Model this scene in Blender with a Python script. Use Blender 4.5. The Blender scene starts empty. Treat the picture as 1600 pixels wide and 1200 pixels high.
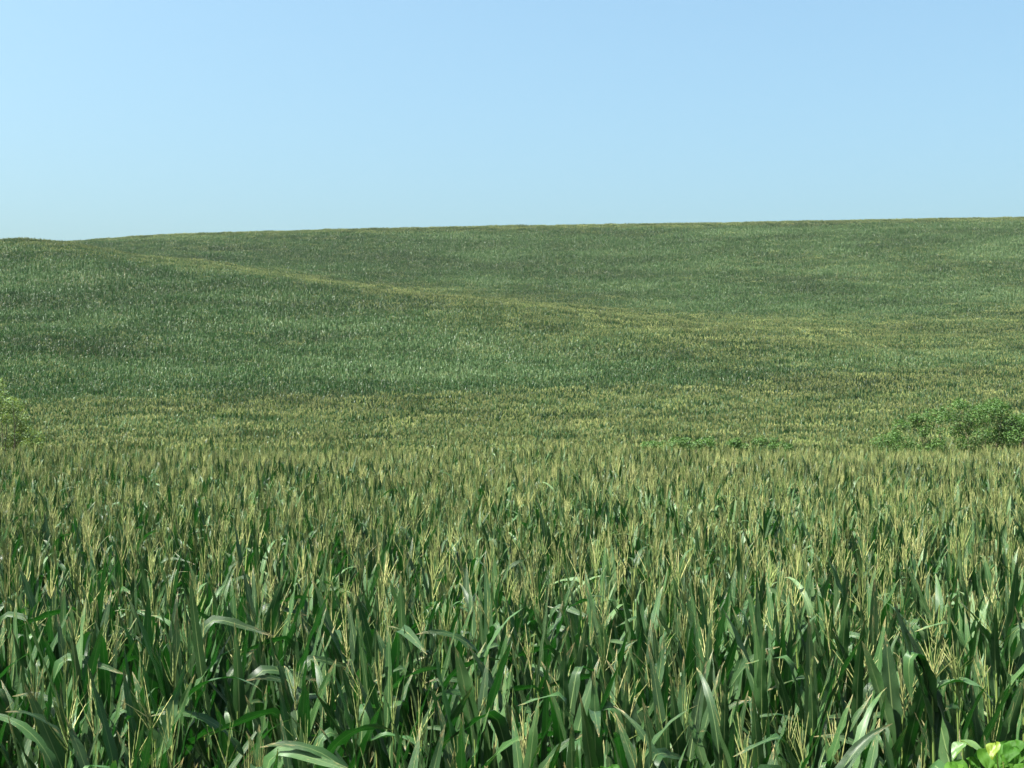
import bpy, math, random
import numpy as np
from mathutils import Vector, Matrix

random.seed(7)
rng = np.random.default_rng(11)
scene = bpy.context.scene
COL = scene.collection
R = math.radians

# ------------------------------------------------------------------ camera
FPX = 2200.0            # focal length in pixels of a 1600 px wide frame
HZ = 640.0              # row of the true horizon in the 1600x1200 frame
CZ = 3.75               # eye height above the field
cam = bpy.data.cameras.new('camera')
camo = bpy.data.objects.new('camera', cam)
COL.objects.link(camo)
cam.sensor_width = 36.0
cam.lens = 36.0 * FPX / 1600.0
cam.clip_start = 0.1
cam.clip_end = 9000
camo.location = (0, 0, CZ)
camo.rotation_euler = (R(90) + math.atan((HZ - 600.0) / FPX), 0, 0)
scene.camera = camo
scene.render.resolution_x = 1024
scene.render.resolution_y = 768

# ------------------------------------------------------------------ sky and sun
SUN_EL = 62.0
SUN_AZ = -107.0           # degrees clockwise from +Y (the viewing direction)
w = bpy.data.worlds.new("World")
scene.world = w
w.use_nodes = True
nt = w.node_tree
nt.nodes.clear()
sky = nt.nodes.new('ShaderNodeTexSky')
sky.sky_type = 'NISHITA'
sky.sun_disc = False
sky.sun_elevation = R(SUN_EL)
sky.sun_rotation = R(SUN_AZ)
sky.altitude = 300
sky.air_density = 1.0
sky.dust_density = 6.5
sky.ozone_density = 1.6
bg = nt.nodes.new('ShaderNodeBackground')
bg.inputs['Strength'].default_value = 0.061
out = nt.nodes.new('ShaderNodeOutputWorld')
tint = nt.nodes.new('ShaderNodeMix'); tint.data_type = 'RGBA'; tint.blend_type = 'MULTIPLY'
tint.inputs[0].default_value = 1.0
tint.inputs[7].default_value = (.93, 1.16, 1.10, 1)
nt.links.new(sky.outputs[0], tint.inputs[6])
nt.links.new(tint.outputs[2], bg.inputs[0])
nt.links.new(bg.outputs[0], out.inputs[0])
sun = bpy.data.lights.new('sun', 'SUN')
suno = bpy.data.objects.new('sun', sun)
COL.objects.link(suno)
sun.energy = 5.0
sun.angle = R(0.53)
sun.color = (1.0, 0.965, 0.90)
az, el = R(SUN_AZ), R(SUN_EL)
sdir = Vector((math.sin(az) * math.cos(el), math.cos(az) * math.cos(el), math.sin(el)))
suno.rotation_euler = sdir.to_track_quat('Z', 'Y').to_euler()
suno.location = sdir * 60

scene.view_settings.view_transform = 'Standard'
scene.view_settings.look = 'None'
scene.view_settings.exposure = 2.05
scene.view_settings.gamma = 1.0
scene.view_settings.use_curve_mapping = False
scene.render.engine = 'CYCLES'
scene.cycles.max_bounces = 6
scene.cycles.transmission_bounces = 4
scene.cycles.transparent_max_bounces = 4

# ------------------------------------------------------------------ helpers
def tag(o, label=None, cat=None, group=None, kind=None):
    if label: o['label'] = label
    if cat: o['category'] = cat
    if group: o['group'] = group
    if kind: o['kind'] = kind
    return o

def link(name, data, parent=None):
    o = bpy.data.objects.new(name, data)
    COL.objects.link(o)
    if parent is not None:
        o.parent = parent
    return o

class MB:
    """collects vertices, faces, uvs, a per-face material and a random tone"""
    def __init__(s):
        s.v = []; s.f = []; s.uv = []; s.m = []; s.t = []; s.n = 0
    def add(s, v, f, uv, mat=0, tone=0.5):
        v = np.asarray(v, float); f = np.asarray(f, int)
        s.v.append(v); s.f.append(f + s.n); s.uv.append(np.asarray(uv, float))
        s.m.append(np.full(len(f), mat)); s.t.append(np.full(len(v), tone)); s.n += len(v)
    def mesh(s, name, mats, smooth=True):
        me = bpy.data.meshes.new(name)
        v = np.concatenate(s.v); uv = np.concatenate(s.uv); t = np.concatenate(s.t)
        f = np.concatenate(s.f); m = np.concatenate(s.m)
        nf = len(f)
        me.vertices.add(len(v)); me.vertices.foreach_set('co', v.astype(np.float32).ravel())
        me.loops.add(nf * 4); me.loops.foreach_set('vertex_index', f.astype(np.int32).ravel())
        me.polygons.add(nf)
        me.polygons.foreach_set('loop_start', np.arange(nf, dtype=np.int32) * 4)
        me.polygons.foreach_set('material_index', m.astype(np.int32))
        me.polygons.foreach_set('use_smooth', np.full(nf, smooth))
        l = me.uv_layers.new(name='UVMap')
        l.data.foreach_set('uv', uv[f.ravel()].astype(np.float32).ravel())
        a = me.attributes.new('tone', 'FLOAT', 'POINT')
        a.data.foreach_set('value', t.astype(np.float32))
        for x in mats: me.materials.append(x)
        me.update(calc_edges=True)
        return me

def grid_faces(nr, nc):
    i = np.arange(nr - 1)[:, None] * nc + np.arange(nc - 1)[None, :]
    i = i.ravel()
    return np.stack([i, i + 1, i + 1 + nc, i + nc], 1)

def tube(pts, rad, n=5):
    """closed-round tube along pts -> verts, quads, uv"""
    pts = np.asarray(pts, float); rad = np.asarray(rad, float)
    k = len(pts)
    T = np.gradient(pts, axis=0); T /= np.linalg.norm(T, axis=1)[:, None] + 1e-9
    ref = np.array([0.31, 0.95, 0.05])
    A = np.cross(T, ref); A /= np.linalg.norm(A, axis=1)[:, None] + 1e-9
    B = np.cross(T, A)
    ang = np.linspace(0, 2 * math.pi, n + 1)
    V = pts[:, None, :] + rad[:, None, None] * (np.cos(ang)[None, :, None] * A[:, None, :] + np.sin(ang)[None, :, None] * B[:, None, :])
    uv = np.stack(np.meshgrid(np.linspace(0, 1, n + 1), np.linspace(0, 1, k)), -1)
    return V.reshape(-1, 3), grid_faces(k, n + 1), uv.reshape(-1, 2)

def rotz(v, a):
    c, s = math.cos(a), math.sin(a)
    return v @ np.array([[c, s, 0], [-s, c, 0], [0, 0, 1]])

def corn_blade(L, W, th0, bend, power=1.6, kink=None, twist=0.0, fold=0.5, wave=0.012,
               phase=0.0, nseg=14, na=5, side=0.0, nw=5.0):
    """a strap leaf starting at the origin, leaving towards +X, th0 measured from vertical"""
    s = np.linspace(0, 1, nseg + 1)
    th = th0 + bend * s ** power
    if kink:
        ks, ka, kw = kink
        th = th + ka / (1 + np.exp(-(s - ks) / kw))
    ds = L / nseg
    thm = 0.5 * (th[1:] + th[:-1])
    x = np.concatenate([[0], np.cumsum(np.sin(thm)) * ds])
    z = np.concatenate([[0], np.cumsum(np.cos(thm)) * ds])
    y = side * L * s ** 2
    T = np.stack([np.sin(th), np.zeros_like(th), np.cos(th)], 1)
    N = np.stack([-np.cos(th), np.zeros_like(th), np.sin(th)], 1)   # upper face of the blade
    Bn = np.tile(np.array([0, 1.0, 0]), (nseg + 1, 1))
    tw = twist * s ** 1.3
    N2 = N * np.cos(tw)[:, None] + Bn * np.sin(tw)[:, None]
    B2 = Bn * np.cos(tw)[:, None] - N * np.sin(tw)[:, None]
    up = np.clip(s / 0.28, 0, 1); up = up * up * (3 - 2 * up)
    wd = 0.5 * W * (0.5 + 0.5 * up) * np.clip(1 - s ** 2.6, 0, 1) ** 0.85
    wd[-1] = 0.0008
    c = np.linspace(-1, 1, na)
    fo = fold * (1.25 - 0.75 * np.clip(s * 1.6, 0, 1))
    P = np.stack([x, y, z], 1)[:, None, :] + (c[None, :] * wd[:, None] * np.cos(fo)[:, None])[..., None] * B2[:, None, :]
    und = np.abs(c)[None, :] * (wd * np.sin(fo))[:, None]
    und = und + wave * (np.abs(c) ** 2 * np.sign(c))[None, :] * np.sin(s * nw * 2 * math.pi + phase)[:, None] * (wd / (0.5 * W))[:, None]
    und = und + wave * 0.8 * (np.abs(c) ** 2)[None, :] * np.sin(s * nw * 1.37 * 2 * math.pi + phase * 2.1)[:, None] * (wd / (0.5 * W))[:, None]
    P = P + und[..., None] * N2[:, None, :]
    uv = np.stack(np.meshgrid(np.linspace(0, 1, na), s), -1)
    return P.reshape(-1, 3), grid_faces(nseg + 1, na), uv.reshape(-1, 2)

def rand_blade(rnd, rank, nseg, na):
    """rank 0 = flag leaf just under the tassel, larger = lower on the stalk"""
    t = rnd.random()
    if rank == 0:
        L, W = rnd.uniform(.42, .66), rnd.uniform(.05, .075); th = R(rnd.uniform(5, 20))
    elif rank <= 2:
        L, W = rnd.uniform(.66, .88), rnd.uniform(.068, .092); th = R(rnd.uniform(5, 20))
    elif rank <= 4:
        L, W = rnd.uniform(.78, 1.0), rnd.uniform(.075, .1); th = R(rnd.uniform(8, 26))
    else:
        L, W = rnd.uniform(.75, .98), rnd.uniform(.075, .105); th = R(rnd.uniform(22, 48))
    lo = rank > 4
    if t < (.3 if lo else .74):
        bend, power, kink = R(rnd.uniform(-6, 22)), 1.5, None
    elif t < (.6 if lo else .86):
        bend, power, kink = R(rnd.uniform(40, 95)), 2.2, None
    elif t < .94:
        bend, power, kink = R(rnd.uniform(5, 25)), 1.4, (rnd.uniform(.5, .85), R(rnd.uniform(80, 140)), rnd.uniform(.012, .05))
    else:
        bend, power, kink = R(rnd.uniform(90, 150)), 1.5, None
    return corn_blade(L, W, th, bend, power, kink, twist=rnd.gauss(0, .8), fold=rnd.uniform(.12, .5),
                      wave=rnd.uniform(.004, .013), phase=rnd.uniform(0, 6.28), nseg=nseg, na=na,
                      side=rnd.gauss(0, .06), nw=rnd.uniform(2.5, 5.5))

def tassel_parts(rnd, spread, nb, size=1.0, segs=9, sides=4, bump=True, thick=1.0):
    res = []
    def branch(base, a, th, L, r, curve):
        s = np.linspace(0, 1, segs + 1)
        tt = th + curve * s
        x = np.concatenate([[0], np.cumsum(np.sin(tt[1:])) * L / segs])
        z = np.concatenate([[0], np.cumsum(np.cos(tt[1:])) * L / segs])
        p = np.stack([x, rnd.gauss(0, .02) * L * s * s, z], 1)
        p = rotz(p, a) + base
        rad = r * (1 - .62 * s ** 2)
        if bump:
            rad = rad * np.where(np.arange(segs + 1) % 2 == 0, .62, 1.35)
        rad[0] = r * .35; rad[-1] = r * .2
        res.append((p, rad))
    H = .36 * size
    for k in range(nb):
        b = np.array([0, 0, .015 + .13 * size * (k / max(1, nb))])
        th = R(rnd.gauss(spread, spread * .42))
        branch(b, rnd.uniform(0, 6.283), abs(th), rnd.uniform(.15, .27) * size, .0036 * thick, R(rnd.gauss(0, 9)))
    branch(np.array([0, 0, 0.]), rnd.uniform(0, 6.28), R(rnd.gauss(0, 4)), H, .0050 * thick, R(rnd.gauss(0, 6)))
    return res

def add_tassel(mb, base, rnd, spread, nb, size, mat, segs, sides, bump, thick, tone):
    for p, rad in tassel_parts(rnd, spread, nb, size, segs, sides, bump, thick):
        v, f, uv = tube(p + base, rad, sides)
        mb.add(v, f, uv, mat, tone + rnd.uniform(-.25, .25))

# ------------------------------------------------------------------ materials
def newmat(name):
    m = bpy.data.materials.new(name); m.use_nodes = True
    m.node_tree.nodes.clear()
    return m, m.node_tree.nodes, m.node_tree.links

def val(n, v):
    x = n.new('ShaderNodeValue'); x.outputs[0].default_value = v; return x.outputs[0]

def math_(n, l, op, a, b=None, clamp=False):
    x = n.new('ShaderNodeMath'); x.operation = op; x.use_clamp = clamp
    for i, q in enumerate((a, b)):
        if q is None: continue
        if isinstance(q, (int, float)): x.inputs[i].default_value = q
        else: l.new(q, x.inputs[i])
    return x.outputs[0]

def ramp(n, l, fac, stops):
    x = n.new('ShaderNodeValToRGB')
    e = x.color_ramp.elements
    while len(e) < len(stops): e.new(.5)
    for q, (p, c) in zip(e, stops):
        q.position = p; q.color = (*c, 1)
    l.new(fac, x.inputs[0]); return x.outputs[0]

def mixc(n, l, fac, a, b, mode='MIX'):
    x = n.new('ShaderNodeMix'); x.data_type = 'RGBA'; x.blend_type = mode
    if isinstance(fac, (int, float)): x.inputs[0].default_value = fac
    else: l.new(fac, x.inputs[0])
    for i, q in ((6, a), (7, b)):
        if isinstance(q, tuple): x.inputs[i].default_value = (*q, 1)
        else: l.new(q, x.inputs[i])
    return x.outputs[2]

def noise(n, l, vec, scale, detail=3, rough=.55):
    x = n.new('ShaderNodeTexNoise'); x.inputs['Scale'].default_value = scale
    x.inputs['Detail'].default_value = detail; x.inputs['Roughness'].default_value = rough
    if vec is not None: l.new(vec, x.inputs['Vector'])
    return x.outputs['Fac']

def leafy(name, stops, trans_col, trans=.3, rough=.42, spec=.5, rib=True, field=True, bright=1.0):
    m, n, l = newmat(name)
    uv = n.new('ShaderNodeUVMap')
    sep = n.new('ShaderNodeSeparateXYZ'); l.new(uv.outputs[0], sep.inputs[0])
    geo = n.new('ShaderNodeNewGeometry')
    oi = n.new('ShaderNodeObjectInfo')
    at = n.new('ShaderNodeAttribute'); at.attribute_name = 'tone'
    r = math_(n, l, 'FRACT', math_(n, l, 'ADD', math_(n, l, 'MULTIPLY', oi.outputs['Random'], 3.7), at.outputs['Fac']))
    nz = noise(n, l, geo.outputs['Position'], 9.0, 3)
    t = math_(n, l, 'ADD', math_(n, l, 'MULTIPLY', r, .62), math_(n, l, 'MULTIPLY', nz, .38))
    if field:
        mp = n.new('ShaderNodeMapping'); mp.inputs['Scale'].default_value = (.45, 1, 1); l.new(geo.outputs['Position'], mp.inputs['Vector'])
        nf = noise(n, l, mp.outputs[0], .06, 4, .6)
        t = math_(n, l, 'ADD', t, math_(n, l, 'MULTIPLY', math_(n, l, 'SUBTRACT', nf, .5), 2.4), True)
    col = ramp(n, l, t, stops)
    bumpsrc = None
    if rib:
        du = math_(n, l, 'ABSOLUTE', math_(n, l, 'SUBTRACT', sep.outputs[0], .5))
        ribf = math_(n, l, 'SUBTRACT', 1.0, math_(n, l, 'MULTIPLY', du, 20.0), True)
        fade = math_(n, l, 'SUBTRACT', 1.0, math_(n, l, 'MULTIPLY', sep.outputs[1], .75), True)
        ribf = math_(n, l, 'MULTIPLY', ribf, fade)
        vein = math_(n, l, 'SINE', math_(n, l, 'MULTIPLY', sep.outputs[0], 120.0))
        col = mixc(n, l, math_(n, l, 'MULTIPLY', math_(n, l, 'ADD', math_(n, l, 'MULTIPLY', vein, .5), .5), .22), col, tuple(min(1, c * 1.9) for c in stops[-1][1]))
        col = mixc(n, l, math_(n, l, 'MULTIPLY', ribf, .95), col, (.20, .26, .10))
        # dry brown flecks and tips
        cmb = n.new('ShaderNodeCombineXYZ')
        l.new(math_(n, l, 'MULTIPLY', sep.outputs[0], 6.0), cmb.inputs[0])
        l.new(math_(n, l, 'MULTIPLY', sep.outputs[1], 14.0), cmb.inputs[1])
        l.new(math_(n, l, 'MULTIPLY', r, 50.0), cmb.inputs[2])
        fl = noise(n, l, cmb.outputs[0], 1.5, 4)
        dry = math_(n, l, 'MULTIPLY', math_(n, l, 'SUBTRACT', math_(n, l, 'ADD', fl, math_(n, l, 'MULTIPLY', math_(n, l, 'POWER', sep.outputs[1], 7.0), .30)), .70), 9.0, True)
        col = mixc(n, l, math_(n, l, 'MULTIPLY', dry, .8), col, (.27, .20, .09))
        bumpsrc = math_(n, l, 'ADD', vein, math_(n, l, 'MULTIPLY', ribf, -4.0))
    pr = n.new('ShaderNodeBsdfPrincipled')
    l.new(col, pr.inputs['Base Color'])
    rr = math_(n, l, 'ADD', math_(n, l, 'MULTIPLY', nz, .18), rough - .09)
    l.new(rr, pr.inputs['Roughness'])
    pr.inputs['Specular IOR Level'].default_value = spec
    if bumpsrc is not None:
        bp = n.new('ShaderNodeBump'); bp.inputs['Strength'].default_value = .35; bp.inputs['Distance'].default_value = .0015
        l.new(bumpsrc, bp.inputs['Height']); l.new(bp.outputs[0], pr.inputs['Normal'])
    tr = n.new('ShaderNodeBsdfTranslucent')
    l.new(mixc(n, l, .6, col, trans_col), tr.inputs['Color'])
    mx = n.new('ShaderNodeMixShader'); mx.inputs[0].default_value = trans
    l.new(pr.outputs[0], mx.inputs[1]); l.new(tr.outputs[0], mx.inputs[2])
    o = n.new('ShaderNodeOutputMaterial'); l.new(mx.outputs[0], o.inputs[0])
    return m

M_LEAF = leafy('corn_leaf', [(0, (.002, .008, .002)), (.38, (.0045, .024, .0045)), (.70, (.015, .051, .010)), (1, (.084, .132, .056))],
               (.010, .17, .003), trans=.13, rough=.37, spec=.22)
M_STALK = leafy('corn_stalk', [(0, (.07, .12, .025)), (.5, (.12, .17, .036)), (1, (.19, .22, .06))], (.2, .3, .05), trans=.05, rough=.5, rib=False, field=False)
M_TASSEL = leafy('corn_tassel', [(0, (.06, .12, .026)), (.4, (.14, .18, .05)), (.75, (.31, .31, .115)), (1, (.44, .38, .21))],
                 (.3, .3, .08), trans=.2, rough=.6, spec=.3, rib=False, field=False)
M_HUSK = leafy('corn_husk', [(0, (.10, .19, .04)), (1, (.22, .31, .08))], (.3, .4, .08), trans=.1, rough=.55, rib=False, field=False)
M_SILK = leafy('corn_silk', [(0, (.16, .06, .02)), (1, (.32, .15, .05))], (.3, .1, .05), trans=.1, rough=.7, rib=False, field=False)
M_SHRUB = leafy('shrub_leaf', [(0, (.012, .036, .007)), (.5, (.034, .080, .014)), (1, (.095, .155, .032))], (.1, .26, .03), trans=.2, rough=.6, spec=.25, rib=False, field=False)
M_YSHRUB = leafy('yellow_shrub_leaf', [(0, (.016, .05, .008)), (.45, (.04, .092, .014)), (.8, (.10, .16, .025)), (1, (.25, .26, .07))], (.3, .4, .05), trans=.25, rough=.6, rib=False, field=False)
M_WEED = leafy('weed_leaf', [(0, (.012, .055, .004)), (.5, (.032, .095, .008)), (1, (.065, .14, .015))], (.12, .36, .015), trans=.36, rough=.6, spec=.15, rib=False, field=False)
M_WOOD = leafy('shrub_wood', [(0, (.06, .045, .03)), (1, (.14, .11, .07))], (.1, .08, .05), trans=.0, rough=.8, rib=False, field=False)

# soil / ground
m, n, l = newmat('field_soil')
geo = n.new('ShaderNodeNewGeometry')
n1 = noise(n, l, geo.outputs['Position'], .4, 6, .6)
n2 = noise(n, l, geo.outputs['Position'], 14.0, 5, .65)
col = ramp(n, l, math_(n, l, 'ADD', math_(n, l, 'MULTIPLY', n1, .5), math_(n, l, 'MULTIPLY', n2, .5)),
           [(.3, (.05, .07, .022)), (.5, (.10, .10, .045)), (.7, (.17, .14, .08))])
pr = n.new('ShaderNodeBsdfPrincipled'); l.new(col, pr.inputs['Base Color']); pr.inputs['Roughness'].default_value = .95
bp = n.new('ShaderNodeBump'); bp.inputs['Distance'].default_value = .06; l.new(n2, bp.inputs['Height']); l.new(bp.outputs[0], pr.inputs['Normal'])
o = n.new('ShaderNodeOutputMaterial'); l.new(pr.outputs[0], o.inputs[0])
M_SOIL = m

# ------------------------------------------------------------------ terrain
CANOPY = 2.30
def pchip(xk, yk, xq):
    xk = np.asarray(xk, float); yk = np.asarray(yk, float)
    h = np.diff(xk); d = np.diff(yk) / h
    mk = np.zeros_like(yk)
    mk[0], mk[-1] = d[0], d[-1]
    for i in range(1, len(xk) - 1):
        if d[i - 1] * d[i] > 0:
            w1, w2 = 2 * h[i] + h[i - 1], h[i] + 2 * h[i - 1]
            mk[i] = (w1 + w2) / (w1 / d[i - 1] + w2 / d[i])
    i = np.clip(np.searchsorted(xk, xq) - 1, 0, len(h) - 1)
    t = np.clip((xq - xk[i]) / h[i], 0, 1)
    return ((1 + 2 * t) * (1 - t) ** 2 * yk[i] + t * (1 - t) ** 2 * h[i] * mk[i]
            + t * t * (3 - 2 * t) * yk[i + 1] + t * t * (t - 1) * h[i] * mk[i + 1])

# slopes of the hillside: for bearings u, distances and rise (in units of distance/2200 m) of the corn's top
UK = [-500, 0, 100, 250, 400, 600, 800, 1000, 1130, 1350, 1600, 2100]
T_D2 = pchip(UK, [210, 205, 204, 200, 195, 188, 180, 170, 165, 160, 160, 160], np.arange(-500, 2101, 20.))
T_P2 = pchip(UK, [150, 145, 142, 134, 120, 104, 88, 76, 66, 60, 58, 58], np.arange(-500, 2101, 20.))
T_D3 = pchip(UK, [300, 290, 286, 276, 262, 246, 228, 212, 200, 205, 210, 210], np.arange(-500, 2101, 20.))
T_P3 = pchip(UK, [272, 266, 258, 236, 216, 186, 162, 138, 120, 112, 112, 112], np.arange(-500, 2101, 20.))
T_D4 = pchip(UK, [345, 340, 336, 326, 312, 296, 278, 262, 250, 255, 260, 260], np.arange(-500, 2101, 20.))
T_P4 = pchip(UK, [258, 254, 250, 238, 221, 194, 172, 156, 146, 150, 158, 160], np.arange(-500, 2101, 20.))
T_P5 = pchip(UK, [250, 258, 263, 274, 279, 284, 288, 291, 293, 297, 301, 301], np.arange(-500, 2101, 20.))
UG = np.arange(-500, 2101, 20.)
DG = np.concatenate([np.arange(74, 470, 2.), ])
PG = np.zeros((len(UG), len(DG)))
for i in range(len(UG)):
    PG[i] = pchip([70, 84, 132, T_D2[i], T_D3[i], T_D4[i], 430, 480],
                  [-60, -52, 12, T_P2[i], T_P3[i], T_P4[i], T_P5[i], T_P5[i] - 14], DG)

def ground(x, y):
    x = np.asarray(x, float); y = np.asarray(y, float)
    d = np.clip(y, 74, 468)
    u = np.clip(800 + FPX * x / np.maximum(y, 30), -499, 2099)
    fu = (u - UG[0]) / 20.; fd = (d - DG[0]) / 2.
    iu = np.clip(fu.astype(int), 0, len(UG) - 2); idd = np.clip(fd.astype(int), 0, len(DG) - 2)
    a = fu - iu; b = np.clip(fd - idd, 0, 1)
    p = (PG[iu, idd] * (1 - a) * (1 - b) + PG[iu + 1, idd] * a * (1 - b) + PG[iu, idd + 1] * (1 - a) * b + PG[iu + 1, idd + 1] * a * b)
    far = CZ + p * d / FPX - CANOPY
    amp = np.clip((y - 110) / 80, 0, 1) * np.clip((440 - y) / 60, 0, 1)
    far = far + amp * (.35 * np.sin(x * .11 + y * .07 + 1.1) * np.sin(y * .13 - x * .04) + .28 * np.sin(x * .23 - y * .09) * np.sin(y * .21 + 2.) + .3 * np.sin(x * .047 + 2.3) * np.sin(y * .059 + .5))
    s = np.clip((y - 468) / 900, 0, 1); s = s * s * (3 - 2 * s)
    far = far * (1 - s) + (-20) * s
    near = .10 * np.sin(x * .35 + 1) * np.sin(y * .3) - .9 * np.clip((y - 47) / 18, 0, 1) ** 1.4
    q = np.clip((y - 62) / 14, 0, 1); q = q * q * (3 - 2 * q)
    z = near * (1 - q) + far * q
    k = np.clip((5.2 - y) / 4.2, 0, 1); k = k * k * (3 - 2 * k)      # roadside bank the viewer stands on
    return z * (1 - k) + 2.1 * k

ys = np.concatenate([np.linspace(-60, 0, 9), np.arange(.5, 12, .5), np.arange(12, 76, 2.), np.arange(76, 480, 4.), np.linspace(485, 1400, 30), np.linspace(1500, 4000, 8)])
us = np.linspace(-1.3, 1.3, 131)
X = us[None, :] * (np.abs(ys)[:, None] + 60)
Y = np.repeat(ys[:, None], len(us), 1)
Z = ground(X, Y)
mb = MB()
mb.add(np.stack([X, Y, Z], -1).reshape(-1, 3), grid_faces(len(ys), len(us)), np.zeros((X.size, 2)))
tag(link('ground', mb.mesh('ground', [M_SOIL])), kind='structure')

# ------------------------------------------------------------------ corn kit for single plants
LEAF_LIB = {}
for rk in range(6):
    LEAF_LIB[rk] = []
    for i in range(12):
        mb = MB(); v, f, uv = rand_blade(random, rk, 15, 5)
        mb.add(v, f, uv, 0, random.random())
        LEAF_LIB[rk].append(mb.mesh('leaf', [M_LEAF]))
TAS_LIB = {}
for kind, (sp, nb0, nb1, sz) in {'spread': (25, 9, 14, .92), 'narrow': (10, 7, 11, .92), 'sparse': (20, 3, 5, .9)}.items():
    TAS_LIB[kind] = []
    for i in range(8):
        mb = MB()
        add_tassel(mb, np.zeros(3), random, sp, random.randint(nb0, nb1), sz * random.uniform(.9, 1.12), 0, 12, 4, True, .82, random.uniform(.2, .8))
        TAS_LIB[kind].append(mb.mesh('tassel', [M_TASSEL]))
STALKS = []
for i in range(6):
    k = 15
    zz = np.linspace(0, 1, k)
    pts = np.stack([.012 * np.sin(zz * 4 + i), .012 * np.cos(zz * 3 + i), zz * 2.0], 1)
    rad = .014 * (1 - .68 * zz ** 1.5)
    rad = rad * np.where(np.arange(k) % 2 == 0, 1.12, .94)
    mb = MB(); v, f, uv = tube(pts, rad, 7); mb.add(v, f, uv, 0, random.random())
    STALKS.append(mb.mesh('stalk', [M_STALK]))
def ear_mesh():
    mb = MB()
    s = np.linspace(0, 1, 9)
    rad = .028 * np.sin(np.clip(s * .86 + .14, 0, 1) * math.pi) ** .6
    pts = np.stack([s * .05, 0 * s, s * .24], 1)
    v, f, uv = tube(pts, rad, 8); mb.add(v, f, uv, 0, .5)
    return mb.mesh('ear', [M_HUSK])
def silk_mesh():
    mb = MB()
    for k in range(9):
        a = random.uniform(0, 6.28); s = np.linspace(0, 1, 4)
        p = np.stack([.05 + .025 * s * math.cos(a), .025 * s * math.sin(a), .235 + .03 * s - .05 * s * s], 1)
        v, f, uv = tube(p, .002 * (1 - .5 * s), 3); mb.add(v, f, uv, 0, random.random())
    return mb.mesh('silk', [M_SILK])
EAR = ear_mesh(); SILK = silk_mesh()

def plant_root(loc, rz, lean, label, group):
    e = link('corn_plant', None)
    e.empty_display_size = .1
    e.location = loc
    e.rotation_euler = (lean[0], lean[1], rz)
    tag(e, label, 'corn plant', group)
    return e

def make_plant(loc, rz, H, tassel, label, group, rnd, droopy=0):
    """H: height of the tassel tip"""
    sc = H / 2.36
    e = plant_root(loc, rz, (rnd.gauss(0, .035), rnd.gauss(0, .035)), label, group)
    st = link('stalk', rnd.choice(STALKS), e); st.scale = (sc, sc, sc)
    zt = 2.0 * sc
    if tassel:
        t = link('tassel', rnd.choice(TAS_LIB[tassel]), e); t.location = (0, 0, zt - .01); t.rotation_euler = (rnd.gauss(0, .07), rnd.gauss(0, .07), rnd.uniform(0, 6.28))
    z = 1.80 * sc; a = rnd.uniform(-.3, .3)
    for k in range(9):
        rk = min(k, 5)
        lf = link('leaf', rnd.choice(LEAF_LIB[rk]), e)
        lf.location = (0, 0, z); lf.rotation_euler = (0, 0, a)
        s2 = rnd.uniform(.88, 1.1); lf.scale = (s2, s2, s2)
        a += math.pi + rnd.gauss(0, .32)
        z -= rnd.uniform(.125, .165) * sc if k else .11
    if rnd.random() < .8:
        ea = link('ear', EAR, e); ea.location = (.012, 0, 1.0 * sc); ea.rotation_euler = (0, .15, rnd.uniform(0, 6.28)); link('silk', SILK, ea)
    return e

# ------------------------------------------------------------------ near field positions
ROWANG = R(1.6)
cx, sx_ = math.cos(ROWANG), math.sin(ROWANG)
pos = []
rnd = random.Random(5)
for r_ in range(10, 110):
    for k in range(-340, 341):
        a = k * .155 + rnd.gauss(0, .04) + (r_ % 7) * .05; b = r_ * .66 + rnd.gauss(0, .09)
        x = a * cx - b * sx_; y = a * sx_ + b * cx
        if r_ < 10 or y > 57: continue
        if abs(x) > y * .55 + 1.5: continue
        if rnd.random() < .05: continue
        pos.append((x, y, r_))
print('near plants', len(pos))
vis = [p for p in pos if abs(800 + FPX * p[0] / p[1] - 800) < 835]
vis.sort(key=lambda p: p[1])
hero = set(id(p) for p in vis[:300])
# ------------------------------------------------------------------ the 300 nearest plants, each a thing
PL = ['at the left edge', 'far left', 'left', 'left of centre', 'right of centre', 'right', 'far right', 'at the right edge']
ORD = ['front row', 'second row', 'third row', 'fourth row', 'fifth row', 'sixth row', 'seventh row', 'eighth row', 'ninth row', 'tenth row', 'eleventh row', 'twelfth row']
TD = {'spread': 'wide open tassel', 'narrow': 'narrow upright tassel', 'sparse': 'thin few-branched tassel', None: 'hidden tassel'}
def at(px, py, d):
    return (d * (px - 800) / FPX, d, CZ + d * (HZ - py) / FPX)

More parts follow.
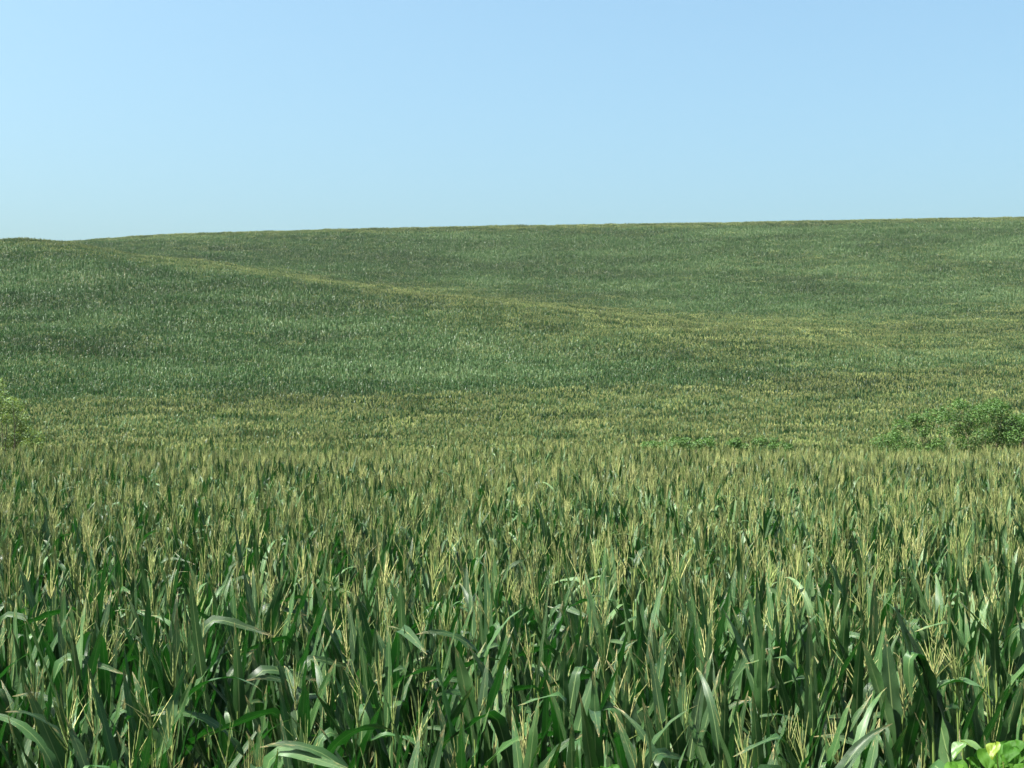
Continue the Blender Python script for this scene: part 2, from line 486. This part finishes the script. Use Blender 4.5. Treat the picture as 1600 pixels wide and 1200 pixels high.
# plants the photograph picks out by a leaf of their own; they take the place of a row plant
# (px of stalk, distance, tassel tip row, tassel kind, label, leaves: (row of the base, heading, length, width, angle, bend, power, kink, twist))
HEROES = [
 (1456, 7.35, 960, 'spread', 'corn plant near the right edge with two broad glossy leaves folded over', [
   (1085, 0, .42, .125, 30, 150, 1.0, None, .1), (1110, 178, .62, .12, 12, 10, 1.2, (.55, 165, .03), .2), (1150, 160, .75, .12, 14, 5, 1.2, None, .9)]),
 (1395, 7.6, None, None, 'corn plant with one tall deep green blade standing beside the folded leaves', [
   (1150, 95, .55, .105, 12, 4, 1.2, None, .1), (1170, 170, .62, .11, 14, 8, 1.5, None, -.8)]),
 (1268, 7.5, 1010, 'narrow', 'corn plant whose pale lit leaf arches over to the left, right of centre', [
   (1160, 172, .42, .06, 28, 95, 1.3, None, .2), (1180, 10, .7, .1, 16, 15, 1.5, None, .7)]),
 (560, 7.2, 1040, 'narrow', 'corn plant at the bottom edge with a broad leaf drooping rightwards', [
   (1200, 160, .5, .09, 10, 10, 1.5, None, .3), (1175, 12, .5, .095, 35, 130, 1.0, None, .15)]),
 (272, 7.7, 985, 'spread', 'corn plant with a long curling leaf hanging to the right, left side', [
   (1130, 8, .66, .085, 22, 110, 1.3, None, .25), (1160, 190, .8, .1, 12, 10, 1.5, None, .9)]),
 (118, 7.3, 1010, 'sparse', 'corn plant with long straight light green blade leaning right, far left', [
   (1200, 20, .78, .095, 9, 6, 1.5, None, .9), (1180, 165, .8, .11, 16, 8, 1.5, None, -.7)]),
 (1555, 8.4, 905, 'spread', 'corn plant with a pale striped leaf tipping left, near the right edge', [
   (1035, 175, .46, .12, 20, 30, 1.2, None, .5), (1060, 10, .7, .1, 14, 15, 1.5, None, .9)]),
 (745, 7.3, 1030, 'sparse', 'corn plant with a wide dark blade pointing straight up, centre bottom', [
   (1190, 185, .62, .125, 8, 8, 1.5, None, -.9), (1200, 15, .7, .11, 12, 8, 1.5, None, .8)]),
]
def hero_plant(px, d, tip, tassel, label, leaves, rnd):
    x = at(px, 0, d)[0]
    gz = float(ground(x, d))
    H = (at(0, tip, d)[2] - gz) if tip else 2.2
    sc = H / 2.36
    e = plant_root((x, d, gz), 0, (0, 0), label, 'tasselled corn plants in the near rows')
    st = link('stalk', STALKS[0], e); st.scale = (sc, sc, sc)
    if tassel:
        t = link('tassel', rnd.choice(TAS_LIB[tassel]), e); t.location = (0, 0, 1.99 * sc)
    lf = link('leaf', rnd.choice(LEAF_LIB[0]), e); lf.location = (0, 0, 1.8 * sc); lf.rotation_euler = (0, 0, rnd.uniform(0, 6))
    lf = link('leaf', rnd.choice(LEAF_LIB[1]), e); lf.location = (0, 0, 1.66 * sc); lf.rotation_euler = (0, 0, 1.5)
    for (row, hd, L, W, th, bend, power, kink, tw) in leaves:
        kk = (kink[0], R(kink[1]), kink[2]) if kink else None
        v, f, uv = corn_blade(L, W, R(th), R(bend), power, kk, twist=tw, fold=.3, wave=.006, phase=rnd.uniform(0, 6), nseg=18, na=7, nw=3)
        mb = MB(); mb.add(v, f, uv, 0, rnd.random())
        lf = link('leaf', mb.mesh('leaf', [M_LEAF]), e)
        lf.location = (0, 0, at(0, row, d)[2] - gz); lf.rotation_euler = (0, 0, R(hd) - (.35 if abs(hd) < 60 else -.35 if hd > 120 else 0))
    z = 1.15 * sc
    for k in range(4):
        lf = link('leaf', rnd.choice(LEAF_LIB[5]), e); lf.location = (0, 0, z); lf.rotation_euler = (0, 0, k * 3.1 + rnd.gauss(0, .4)); z -= .17
    ea = link('ear', EAR, e); ea.location = (.012, 0, 1.0 * sc); ea.rotation_euler = (0, .15, rnd.uniform(0, 6.28)); link('silk', SILK, ea)

hr = random.Random(77)
taken = set()
for h in HEROES:
    hx = at(h[0], 0, h[1])[0]
    near = sorted((p for p in vis[:290] if id(p) not in taken), key=lambda p: (p[0] - hx) ** 2 + (p[1] - h[1]) ** 2)[0]
    taken.add(id(near))
    hero_plant(*h, hr)
todo = []
for p in vis[:300]:
    if id(p) in taken: continue
    x, y, r_ = p
    u = 800 + FPX * x / y
    tk = rnd.choices(['spread', 'narrow', 'sparse', None], [.24, .24, .18, .34])[0]
    H = rnd.gauss(2.36, .12) - [.16, .08, .04, .02][min(3, r_ - 10)]
    rowt = ORD[min(11, r_ - 10)] + (' back' if r_ > 10 else '')
    todo.append([x, y, tk, H, 'corn plant with ' + TD[tk] + ', ' + rowt + ', ' + PL[min(7, max(0, int(u / 200)))]])
same = {}
for q in todo: same.setdefault(q[4], []).append(q)
for lab, qs in same.items():              # look-alikes in one stretch of a row differ by their height
    if len(qs) < 2: continue
    qs.sort(key=lambda q: -q[3])
    words = {2: ['taller', 'shorter'], 3: ['tallest', 'middle-height', 'shortest']}.get(len(qs), ['tallest', 'second tallest'] + ['middle-height'] * (len(qs) - 4) + ['second shortest', 'shortest'])
    for q, wd in zip(qs, words): q[4] = wd + ' ' + lab
for x, y, tk, H, lab in todo:
    make_plant((x, y, float(ground(x, y))), rnd.uniform(0, 6.28), H, tk, lab, 'tasselled corn plants in the near rows', rnd)

# ------------------------------------------------------------------ instanced corn: rest of near field and hillside
def joined_plant(mb, base, rnd, H, nseg, na, nleaf, tassel, tseg, tsides, bump, thick, leafscale=1.0, ztop=1.8):
    sc = H / 2.36
    ph = rnd.uniform(0, 6.28)
    lx, ly = rnd.gauss(0, .03), rnd.gauss(0, .03)
    def T(v):
        v = v.copy(); v[:, 0] += lx * v[:, 2]; v[:, 1] += ly * v[:, 2]; return v + base
    s = np.linspace(0, 1, 3)
    v, f, uv = tube(np.stack([0 * s, 0 * s, s * 2.0 * sc], 1), .013 * (1 - .6 * s), 3)
    mb.add(T(v), f, uv, 1, rnd.random())
    a = ph; z = ztop * sc
    for k in range(nleaf):
        v, f, uv = rand_blade(rnd, min(k, 5), nseg, na)
        v = rotz(v * leafscale, a); v[:, 2] += z
        mb.add(T(v), f, uv, 0, rnd.random())
        a += math.pi + rnd.gauss(0, .32); z -= rnd.uniform(.125, .165) * sc if k else .11
    if tassel:
        sp, nb = rnd.choice([(18, 10), (8, 9), (13, 7)])
        add_tassel(mb, T(np.array([[0, 0, 2.0 * sc]]))[0], rnd, sp, nb, rnd.uniform(.9, 1.12), 2, tseg, tsides, bump, thick, rnd.uniform(.2, .8) + (.4 if thick > 4 else .2 if thick > 3 else 0))

def source_collection(name, meshes):
    c = bpy.data.collections.new(name)
    for me in meshes:
        c.objects.link(bpy.data.objects.new('corn_source', me))
    return c

def field_tree(name, coll):
    g = bpy.data.node_groups.new(name, 'GeometryNodeTree')
    g.interface.new_socket('Geometry', in_out='INPUT', socket_type='NodeSocketGeometry')
    g.interface.new_socket('Geometry', in_out='OUTPUT', socket_type='NodeSocketGeometry')
    n, l = g.nodes, g.links
    gi = n.new('NodeGroupInput'); go = n.new('NodeGroupOutput')
    ci = n.new('GeometryNodeCollectionInfo'); ci.inputs[0].default_value = coll
    ci.inputs['Separate Children'].default_value = True; ci.inputs['Reset Children'].default_value = True
    ip = n.new('GeometryNodeInstanceOnPoints'); ip.inputs['Pick Instance'].default_value = True
    def named(nm, ty):
        a = n.new('GeometryNodeInputNamedAttribute'); a.data_type = ty; a.inputs['Name'].default_value = nm
        return a.outputs[0]
    l.new(gi.outputs[0], ip.inputs['Points']); l.new(ci.outputs[0], ip.inputs['Instance'])
    l.new(named('source', 'INT'), ip.inputs['Instance Index'])
    cm = n.new('FunctionNodeCombineMatrix')
    for c, nm in enumerate(('ax', 'ay', 'az', 'at')):
        s = n.new('ShaderNodeSeparateXYZ'); l.new(named(nm, 'FLOAT_VECTOR'), s.inputs[0])
        for r in range(3): l.new(s.outputs[r], cm.inputs[c * 4 + r])
    st = n.new('GeometryNodeSetInstanceTransform')
    l.new(ip.outputs[0], st.inputs[0]); l.new(cm.outputs[0], st.inputs['Transform'])
    l.new(st.outputs[0], go.inputs[0])
    return g

def field_object(name, coll, P, AX, AY, AZ, idx):
    me = bpy.data.meshes.new(name)
    me.vertices.add(len(P)); me.vertices.foreach_set('co', np.asarray(P, np.float32).ravel())
    for nm, A in (('ax', AX), ('ay', AY), ('az', AZ), ('at', P)):
        a = me.attributes.new(nm, 'FLOAT_VECTOR', 'POINT'); a.data.foreach_set('vector', np.asarray(A, np.float32).ravel())
    a = me.attributes.new('source', 'INT', 'POINT'); a.data.foreach_set('value', np.asarray(idx, np.int32))
    o = link(name, me)
    md = o.modifiers.new('corn', 'NODES'); md.node_group = field_tree(name, coll)
    return o

# near field: single plants
NP = 26
meshes = []
rr = random.Random(21)
for i in range(NP):
    mb = MB()
    joined_plant(mb, np.zeros(3), rr, 2.36, 10, 5, 8, i % 7 != 0, 8, 3, True, .95, .92, 1.68)
    meshes.append(mb.mesh('corn_source', [M_LEAF, M_STALK, M_TASSEL]))
c1 = source_collection('corn_sources_near', meshes)
rest = [p for p in pos if id(p) not in hero]
A = np.array([(p[0], p[1]) for p in rest])
k = len(A)
hs = np.clip(rng.normal(1.0, .055, k), .82, 1.13) + .025 * np.sin(A[:, 0] * .9) * np.sin(A[:, 1] * .6)
hs *= 1.0
hs -= np.clip(8.6 - A[:, 1], 0, 2) * .055
th = rng.uniform(0, 6.283, k); fl = rng.choice([-1., 1.], k)
P = np.stack([A[:, 0], A[:, 1], ground(A[:, 0], A[:, 1])], 1)
AX = np.stack([np.cos(th), np.sin(th), 0 * th], 1) * hs[:, None]
AY = np.stack([-np.sin(th), np.cos(th), 0 * th], 1) * (hs * fl)[:, None]
AZ = np.stack([rng.normal(0, .03, k), rng.normal(0, .03, k), np.ones(k)], 1) * hs[:, None]
o = field_object('corn_field', c1, P, AX, AY, AZ, rng.integers(0, NP, k))
tag(o, 'rest of the flat field of tasselled corn in front of the shrubs', 'corn field', kind='stuff')

# hillside: patches of 3 x 3 m
S = 3.0
NV = 8
rr = random.Random(33)
meshes = []
for cls in range(4):                      # 0 leafy, 1 half, 2 full of tassels, 3 ripest
    for i in range(NV):
        mb = MB()
        for q in range(58):
            bx, by = rr.uniform(-S / 2, S / 2), rr.uniform(-S / 2, S / 2)
            tas = rr.random() < (.25, .7, 1.0, 1.0)[cls]
            joined_plant(mb, np.array([bx, by, 0.]), rr, rr.gauss(2.3, .12), 5, 3, 6, tas, 2, 3, False, (1.6, 2.1, 3.4, 4.4)[cls], .94)
        meshes.append(mb.mesh('corn_source', [M_LEAF, M_STALK, M_TASSEL]))
c2 = source_collection('corn_sources_hill', meshes)
gx, gy = np.meshgrid(np.arange(-300, 301, S), np.arange(78, 462, S))
gx = gx.ravel(); gy = gy.ravel()
u = 800 + FPX * gx / gy
ok = (u > -420) & (u < 2020)
gx, gy, u = gx[ok], gy[ok], u[ok]
k = len(gx)
print('patches', k)
e = .8
g0 = ground(gx, gy)
dx = (ground(gx + e, gy) - ground(gx - e, gy)) / (2 * e)
dy = (ground(gx, gy + e) - ground(gx, gy - e)) / (2 * e)
th = rng.integers(0, 4, k) * math.pi / 2; fl = rng.choice([-1., 1.], k)
ca, sa = np.cos(th), np.sin(th)
AX = np.stack([ca, sa, ca * dx + sa * dy], 1)
AY = np.stack([-sa, ca, -sa * dx + ca * dy], 1) * fl[:, None]
AZ = np.stack([0 * gx, 0 * gx, 1 + .05 * rng.normal(0, 1, k)], 1)
P = np.stack([gx, gy, g0], 1)
# where the crop is in tassel: valley floor, the ridge crest, the brow of the hill
wob = .5 * np.sin(gx * .05 + gy * .03) + .5 * np.sin(gx * .021 - gy * .06 + 1.)
valley = np.clip((142 + 34 * (u / 1600) + 8 * wob - gy) / 18, 0, 1) * 1.35
d3 = np.interp(u, UG, T_D3); d4 = np.interp(u, UG, T_D4)
mid = d3 + (d4 - d3) * .25
ridge = np.exp(-((gy - mid) / (np.interp(u, [0, 600, 1100], [28, 34, 46]) + 6 * wob)) ** 2) * np.interp(u, [-400, 0, 500, 850, 1100, 1300, 2000], [.9, .8, 1.0, 1.4, 1.35, .7, .6])
brow = np.clip((gy - 402) / 18, 0, 1)
t = np.clip(np.maximum.reduce([valley, ridge, brow * .9]) + .16 + .2 * wob, 0, 1.45)
t = t + rng.uniform(-.2, .2, k)
cls = np.where(t > 1.12, 3, np.where(t > .72, 2, np.where(t > .34, 1, 0)))
o = field_object('hillside_corn', c2, P, AX, AY, AZ, cls * NV + rng.integers(0, NV, k))
tag(o, 'mass of corn covering the hillside up to the skyline', 'corn field', kind='stuff')

# ------------------------------------------------------------------ shrubs between the two fields
def leaf_cloud(centres, radii, count, size, rnd, mat, seed, droop=.3):
    """leaf-sized folded quads scattered through a set of ellipsoid clumps"""
    r = np.random.default_rng(seed)
    C = np.asarray(centres, float); Rr = np.asarray(radii, float)
    wgt = Rr[:, 0] * Rr[:, 2]; wgt /= wgt.sum()
    i = r.choice(len(C), count, p=wgt)
    d = r.normal(0, 1, (count, 3)); d /= np.linalg.norm(d, axis=1)[:, None]
    rad = r.uniform(.35, 1.06, count) ** .6
    P = C[i] + d * rad[:, None] * Rr[i]
    nrm = d * .5 + np.array([0, 0, .8]) + r.normal(0, .5, (count, 3)); nrm /= np.linalg.norm(nrm, axis=1)[:, None]
    a = np.cross(nrm, r.normal(0, 1, (count, 3))); a /= np.linalg.norm(a, axis=1)[:, None]
    b = np.cross(nrm, a)
    L = size * r.uniform(.6, 1.35, count)[:, None]
    tip = P + a * L - nrm * L * droop * .3
    m1 = P + a * L * .45 + b * L * .33 + nrm * L * .08
    m2 = P + a * L * .45 - b * L * .33 + nrm * L * .08
    V = np.stack([P, m1, tip, m2], 1).reshape(-1, 3)
    F = np.arange(count * 4).reshape(-1, 4)
    mb = MB()
    uv = np.tile(np.array([[.5, 0], [1, .5], [.5, 1], [0, .5]]), (count, 1))
    mb.add(V, F, uv)
    mb.t = [np.repeat(r.random(count), 4)]
    return mb.mesh('foliage', [mat], smooth=False)

def shrub(name, label, cat, centres, radii, count, size, mat, seed, group=None):
    rnd = random.Random(seed)
    C = np.array(centres)
    bx, by = C[:, 0].mean(), C[:, 1].mean()
    bz = float(ground(bx, by))
    e = link(name, None); e.location = (bx, by, bz)
    tag(e, label, cat, group)
    L = C - np.array([bx, by, bz])
    f = link('foliage', leaf_cloud(L, radii, count, size, rnd, mat, seed), e); f['kind'] = 'stuff'
    for c in L[::3]:
        s = np.linspace(0, 1, 6)[:, None]
        base = np.array([c[0] * .5, c[1] * .5, float(ground(bx + c[0] * .5, by + c[1] * .5)) - bz])
        p = base * (1 - s) + c * s + np.array([rnd.gauss(0, .15), 0, .1]) * np.sin(s * 3.1)
        mb = MB(); v, ff, uv = tube(p, .035 * (1 - .7 * s[:, 0]), 5); mb.add(v, ff, uv)
        link('stem', mb.mesh('stem', [M_WOOD]), e)
    return e

def at(px, py, d):
    return (d * (px - 800) / FPX, d, CZ + d * (HZ - py) / FPX)

def clumps(spec, d, rnd, n, rlo, rhi, floor_py=700):
    """scatter clumps under a top outline given as (px, py) pairs"""
    xs = [a for a, b in spec]; yy = [b for a, b in spec]
    C = []; Rr = []
    while len(C) < n:
        px = rnd.uniform(xs[0], xs[-1]); top = np.interp(px, xs, yy)
        r = rnd.uniform(rlo, rhi)
        rp = r * FPX / d
        lo = floor_py
        py = top + rp + rnd.random() ** 1.3 * max(0, lo - top - rp)
        depth = d + rnd.uniform(-1.4, 1.4)
        x, y, z = at(px, py, depth)
        C.append((x, y, z)); Rr.append((r * rnd.uniform(.9, 1.3), r, r * rnd.uniform(.7, 1)))
    return C, Rr

rb = random.Random(3)
C, Rr = clumps([(1375, 676), (1400, 655), (1430, 640), (1470, 626), (1510, 617), (1545, 616), (1570, 626), (1600, 642), (1640, 655), (1680, 680)], 66, rb, 110, .22, .5, 712)
shrub('green_shrub', 'broad mounded dark green shrub between the fields at the right edge', 'shrub', C, Rr, 23000, .10, M_SHRUB, 31)
C, Rr = clumps([(-70, 640), (-20, 590), (0, 586), (14, 600), (26, 622), (44, 650), (62, 672)], 62, rb, 70, .16, .4, 712)
shrub('yellow_green_shrub', 'yellow-green shrub with loose leafy shoots at the left edge', 'shrub', C, Rr, 12000, .09, M_YSHRUB, 32)
C, Rr = clumps([(1000, 692), (1030, 680), (1060, 676), (1085, 684), (1110, 681)], 60, rb, 22, .14, .28, 702)
shrub('low_vine', 'low green vine clump over the corn tops at mid distance', 'vine', C, Rr, 2600, .095, M_SHRUB, 33)
C, Rr = clumps([(1130, 686), (1160, 679), (1200, 680), (1235, 688)], 60, rb, 18, .12, .24, 702)
shrub('low_vine', 'smaller low vine clump nearer the broad green shrub', 'vine', C, Rr, 2000, .09, M_SHRUB, 34)

# ------------------------------------------------------------------ broad-leaved weeds on the bank
def broad_leaf(L, W, fold, curl, rnd, tone):
    """heart-shaped leaf, stalk end at the origin, growing along +X"""
    ns, nc = 9, 7
    s = np.linspace(0, 1, ns); c = np.linspace(-1, 1, nc)
    w = .5 * W * np.sin(np.clip(s, 0, 1) ** .62 * math.pi) ** .75; w[0] = .002; w[-1] = .001
    x = L * s; z = -curl * L * s ** 2
    P = np.zeros((ns, nc, 3))
    P[..., 0] = x[:, None] - .10 * L * np.abs(c)[None, :] * (1 - s)[:, None]
    P[..., 1] = c[None, :] * w[:, None] * math.cos(fold)
    P[..., 2] = z[:, None] + np.abs(c)[None, :] * w[:, None] * math.sin(fold) + .006 * np.sin(c * 5 + 7 * s[:, None] + rnd.uniform(0, 6))
    uv = np.stack(np.meshgrid(np.linspace(0, 1, nc), s), -1)
    mb = MB(); mb.add(P.reshape(-1, 3), grid_faces(ns, nc), uv.reshape(-1, 2), 0, tone)
    return mb
M_YLEAF = leafy('yellowing_leaf', [(0, (.09, .15, .01)), (.5, (.14, .19, .01)), (1, (.18, .22, .03))], (.22, .28, .02), trans=.35, rough=.5, rib=False, field=False)
M_PALE = leafy('pale_weed_leaf', [(0, (.05, .11, .022)), (.5, (.075, .14, .04)), (1, (.11, .17, .06))], (.3, .5, .1), trans=.35, rough=.45, rib=False, field=False)
MATS = {'g': M_WEED, 'y': M_YLEAF, 'p': M_PALE}
def weed(label, root, leaves, group=None):
    """leaves: (px, py, depth, length, width, heading, tilt, kind)"""
    rnd = random.Random(len(leaves) + 9)
    root = (root[0], root[1], float(ground(root[0], root[1])))
    e = link('broadleaf_weed', None); e.location = root; tag(e, label, 'weed', group)
    for (px, py, d, L, W, hd, tilt, kd) in leaves:
        p = np.array(at(px, py, d)) - np.array(root)
        lf = link('leaf', broad_leaf(L, W, rnd.uniform(.15, .5), rnd.uniform(.1, .4), rnd, rnd.random()).mesh('leaf', [MATS[kd]]), e)
        lf.location = p; lf.rotation_euler = (rnd.gauss(0, .15), -tilt, hd)
        s = np.linspace(0, 1, 7)[:, None]
        q = p * s; q[:, :2] = p[None, :2] * (s ** 2.2)
        mb = MB(); v, f, uv = tube(q, .0045 * (1 - .6 * s[:, 0]), 4); mb.add(v, f, uv, 0, .6)
        link('stem', mb.mesh('stem', [M_STALK]), e)
    return e
rw = random.Random(17)
L1 = [(1500, 1156, 6.0, .12, .09, -.35, -.2, 'p'), (1502, 1160, 5.95, .09, .07, -2.6, -.45, 'p'), (1486, 1190, 5.9, .11, .09, -.9, -.4, 'g'), (1490, 1192, 5.9, .09, .08, -2.2, -.3, 'g'), (1512, 1182, 6.0, .08, .06, -1.2, -.6, 'g')]
weed('pale broad-leaved weed before the front corn row, left of the yellow leaf', (at(1500, 1200, 5.9)[0], 5.8), L1)
L2 = [(1552, 1160, 5.6, .07, .065, -2.2, -.7, 'y')]
for i in range(42):
    px = rw.uniform(1540, 1640); top = 1150 + abs(px - 1590) * .25
    L2.append((px, rw.uniform(top, 1225), 5.8 + rw.uniform(-.2, .2), rw.uniform(.07, .11), rw.uniform(.07, .10), rw.uniform(-2.8, -.3), rw.uniform(-1.0, -.3), 'g'))
weed('bright green broad-leaved weed with one yellow leaf in the bottom right corner', (at(1590, 1200, 5.8)[0], 5.7), L2)
L3 = []
for i in range(12):
    px = rw.uniform(895, 955)
    L3.append((px, rw.uniform(1192, 1225) , 5.7 + rw.uniform(-.12, .12), rw.uniform(.06, .09), rw.uniform(.05, .08), rw.uniform(-2.8, -.3), rw.uniform(-.8, -.1), 'g'))
weed('bright green weed peeking up at the bottom edge, near the centre', (at(925, 1200, 5.7)[0], 5.6), L3)

# ------------------------------------------------------------------ thin summer air over the whole field
hz = bpy.data.meshes.new('haze')
x0, x1, y0, y1, z0, z1 = -5600, 5600, -140, 4100, -24, 72
hz.from_pydata([(x0, y0, z0), (x1, y0, z0), (x1, y1, z0), (x0, y1, z0), (x0, y0, z1), (x1, y0, z1), (x1, y1, z1), (x0, y1, z1)], [],
               [(3, 2, 1, 0), (4, 5, 6, 7), (0, 1, 5, 4), (1, 2, 6, 5), (2, 3, 7, 6), (3, 0, 4, 7)])
m = bpy.data.materials.new('haze'); m.use_nodes = True
m.node_tree.nodes.clear()
pv = m.node_tree.nodes.new('ShaderNodeVolumePrincipled'); pv.inputs['Density'].default_value = .00004
pv.inputs['Color'].default_value = (.86, .93, 1, 1)
mo = m.node_tree.nodes.new('ShaderNodeOutputMaterial'); m.node_tree.links.new(pv.outputs[0], mo.inputs['Volume'])
hz.materials.append(m)
tag(link('haze', hz), kind='stuff')
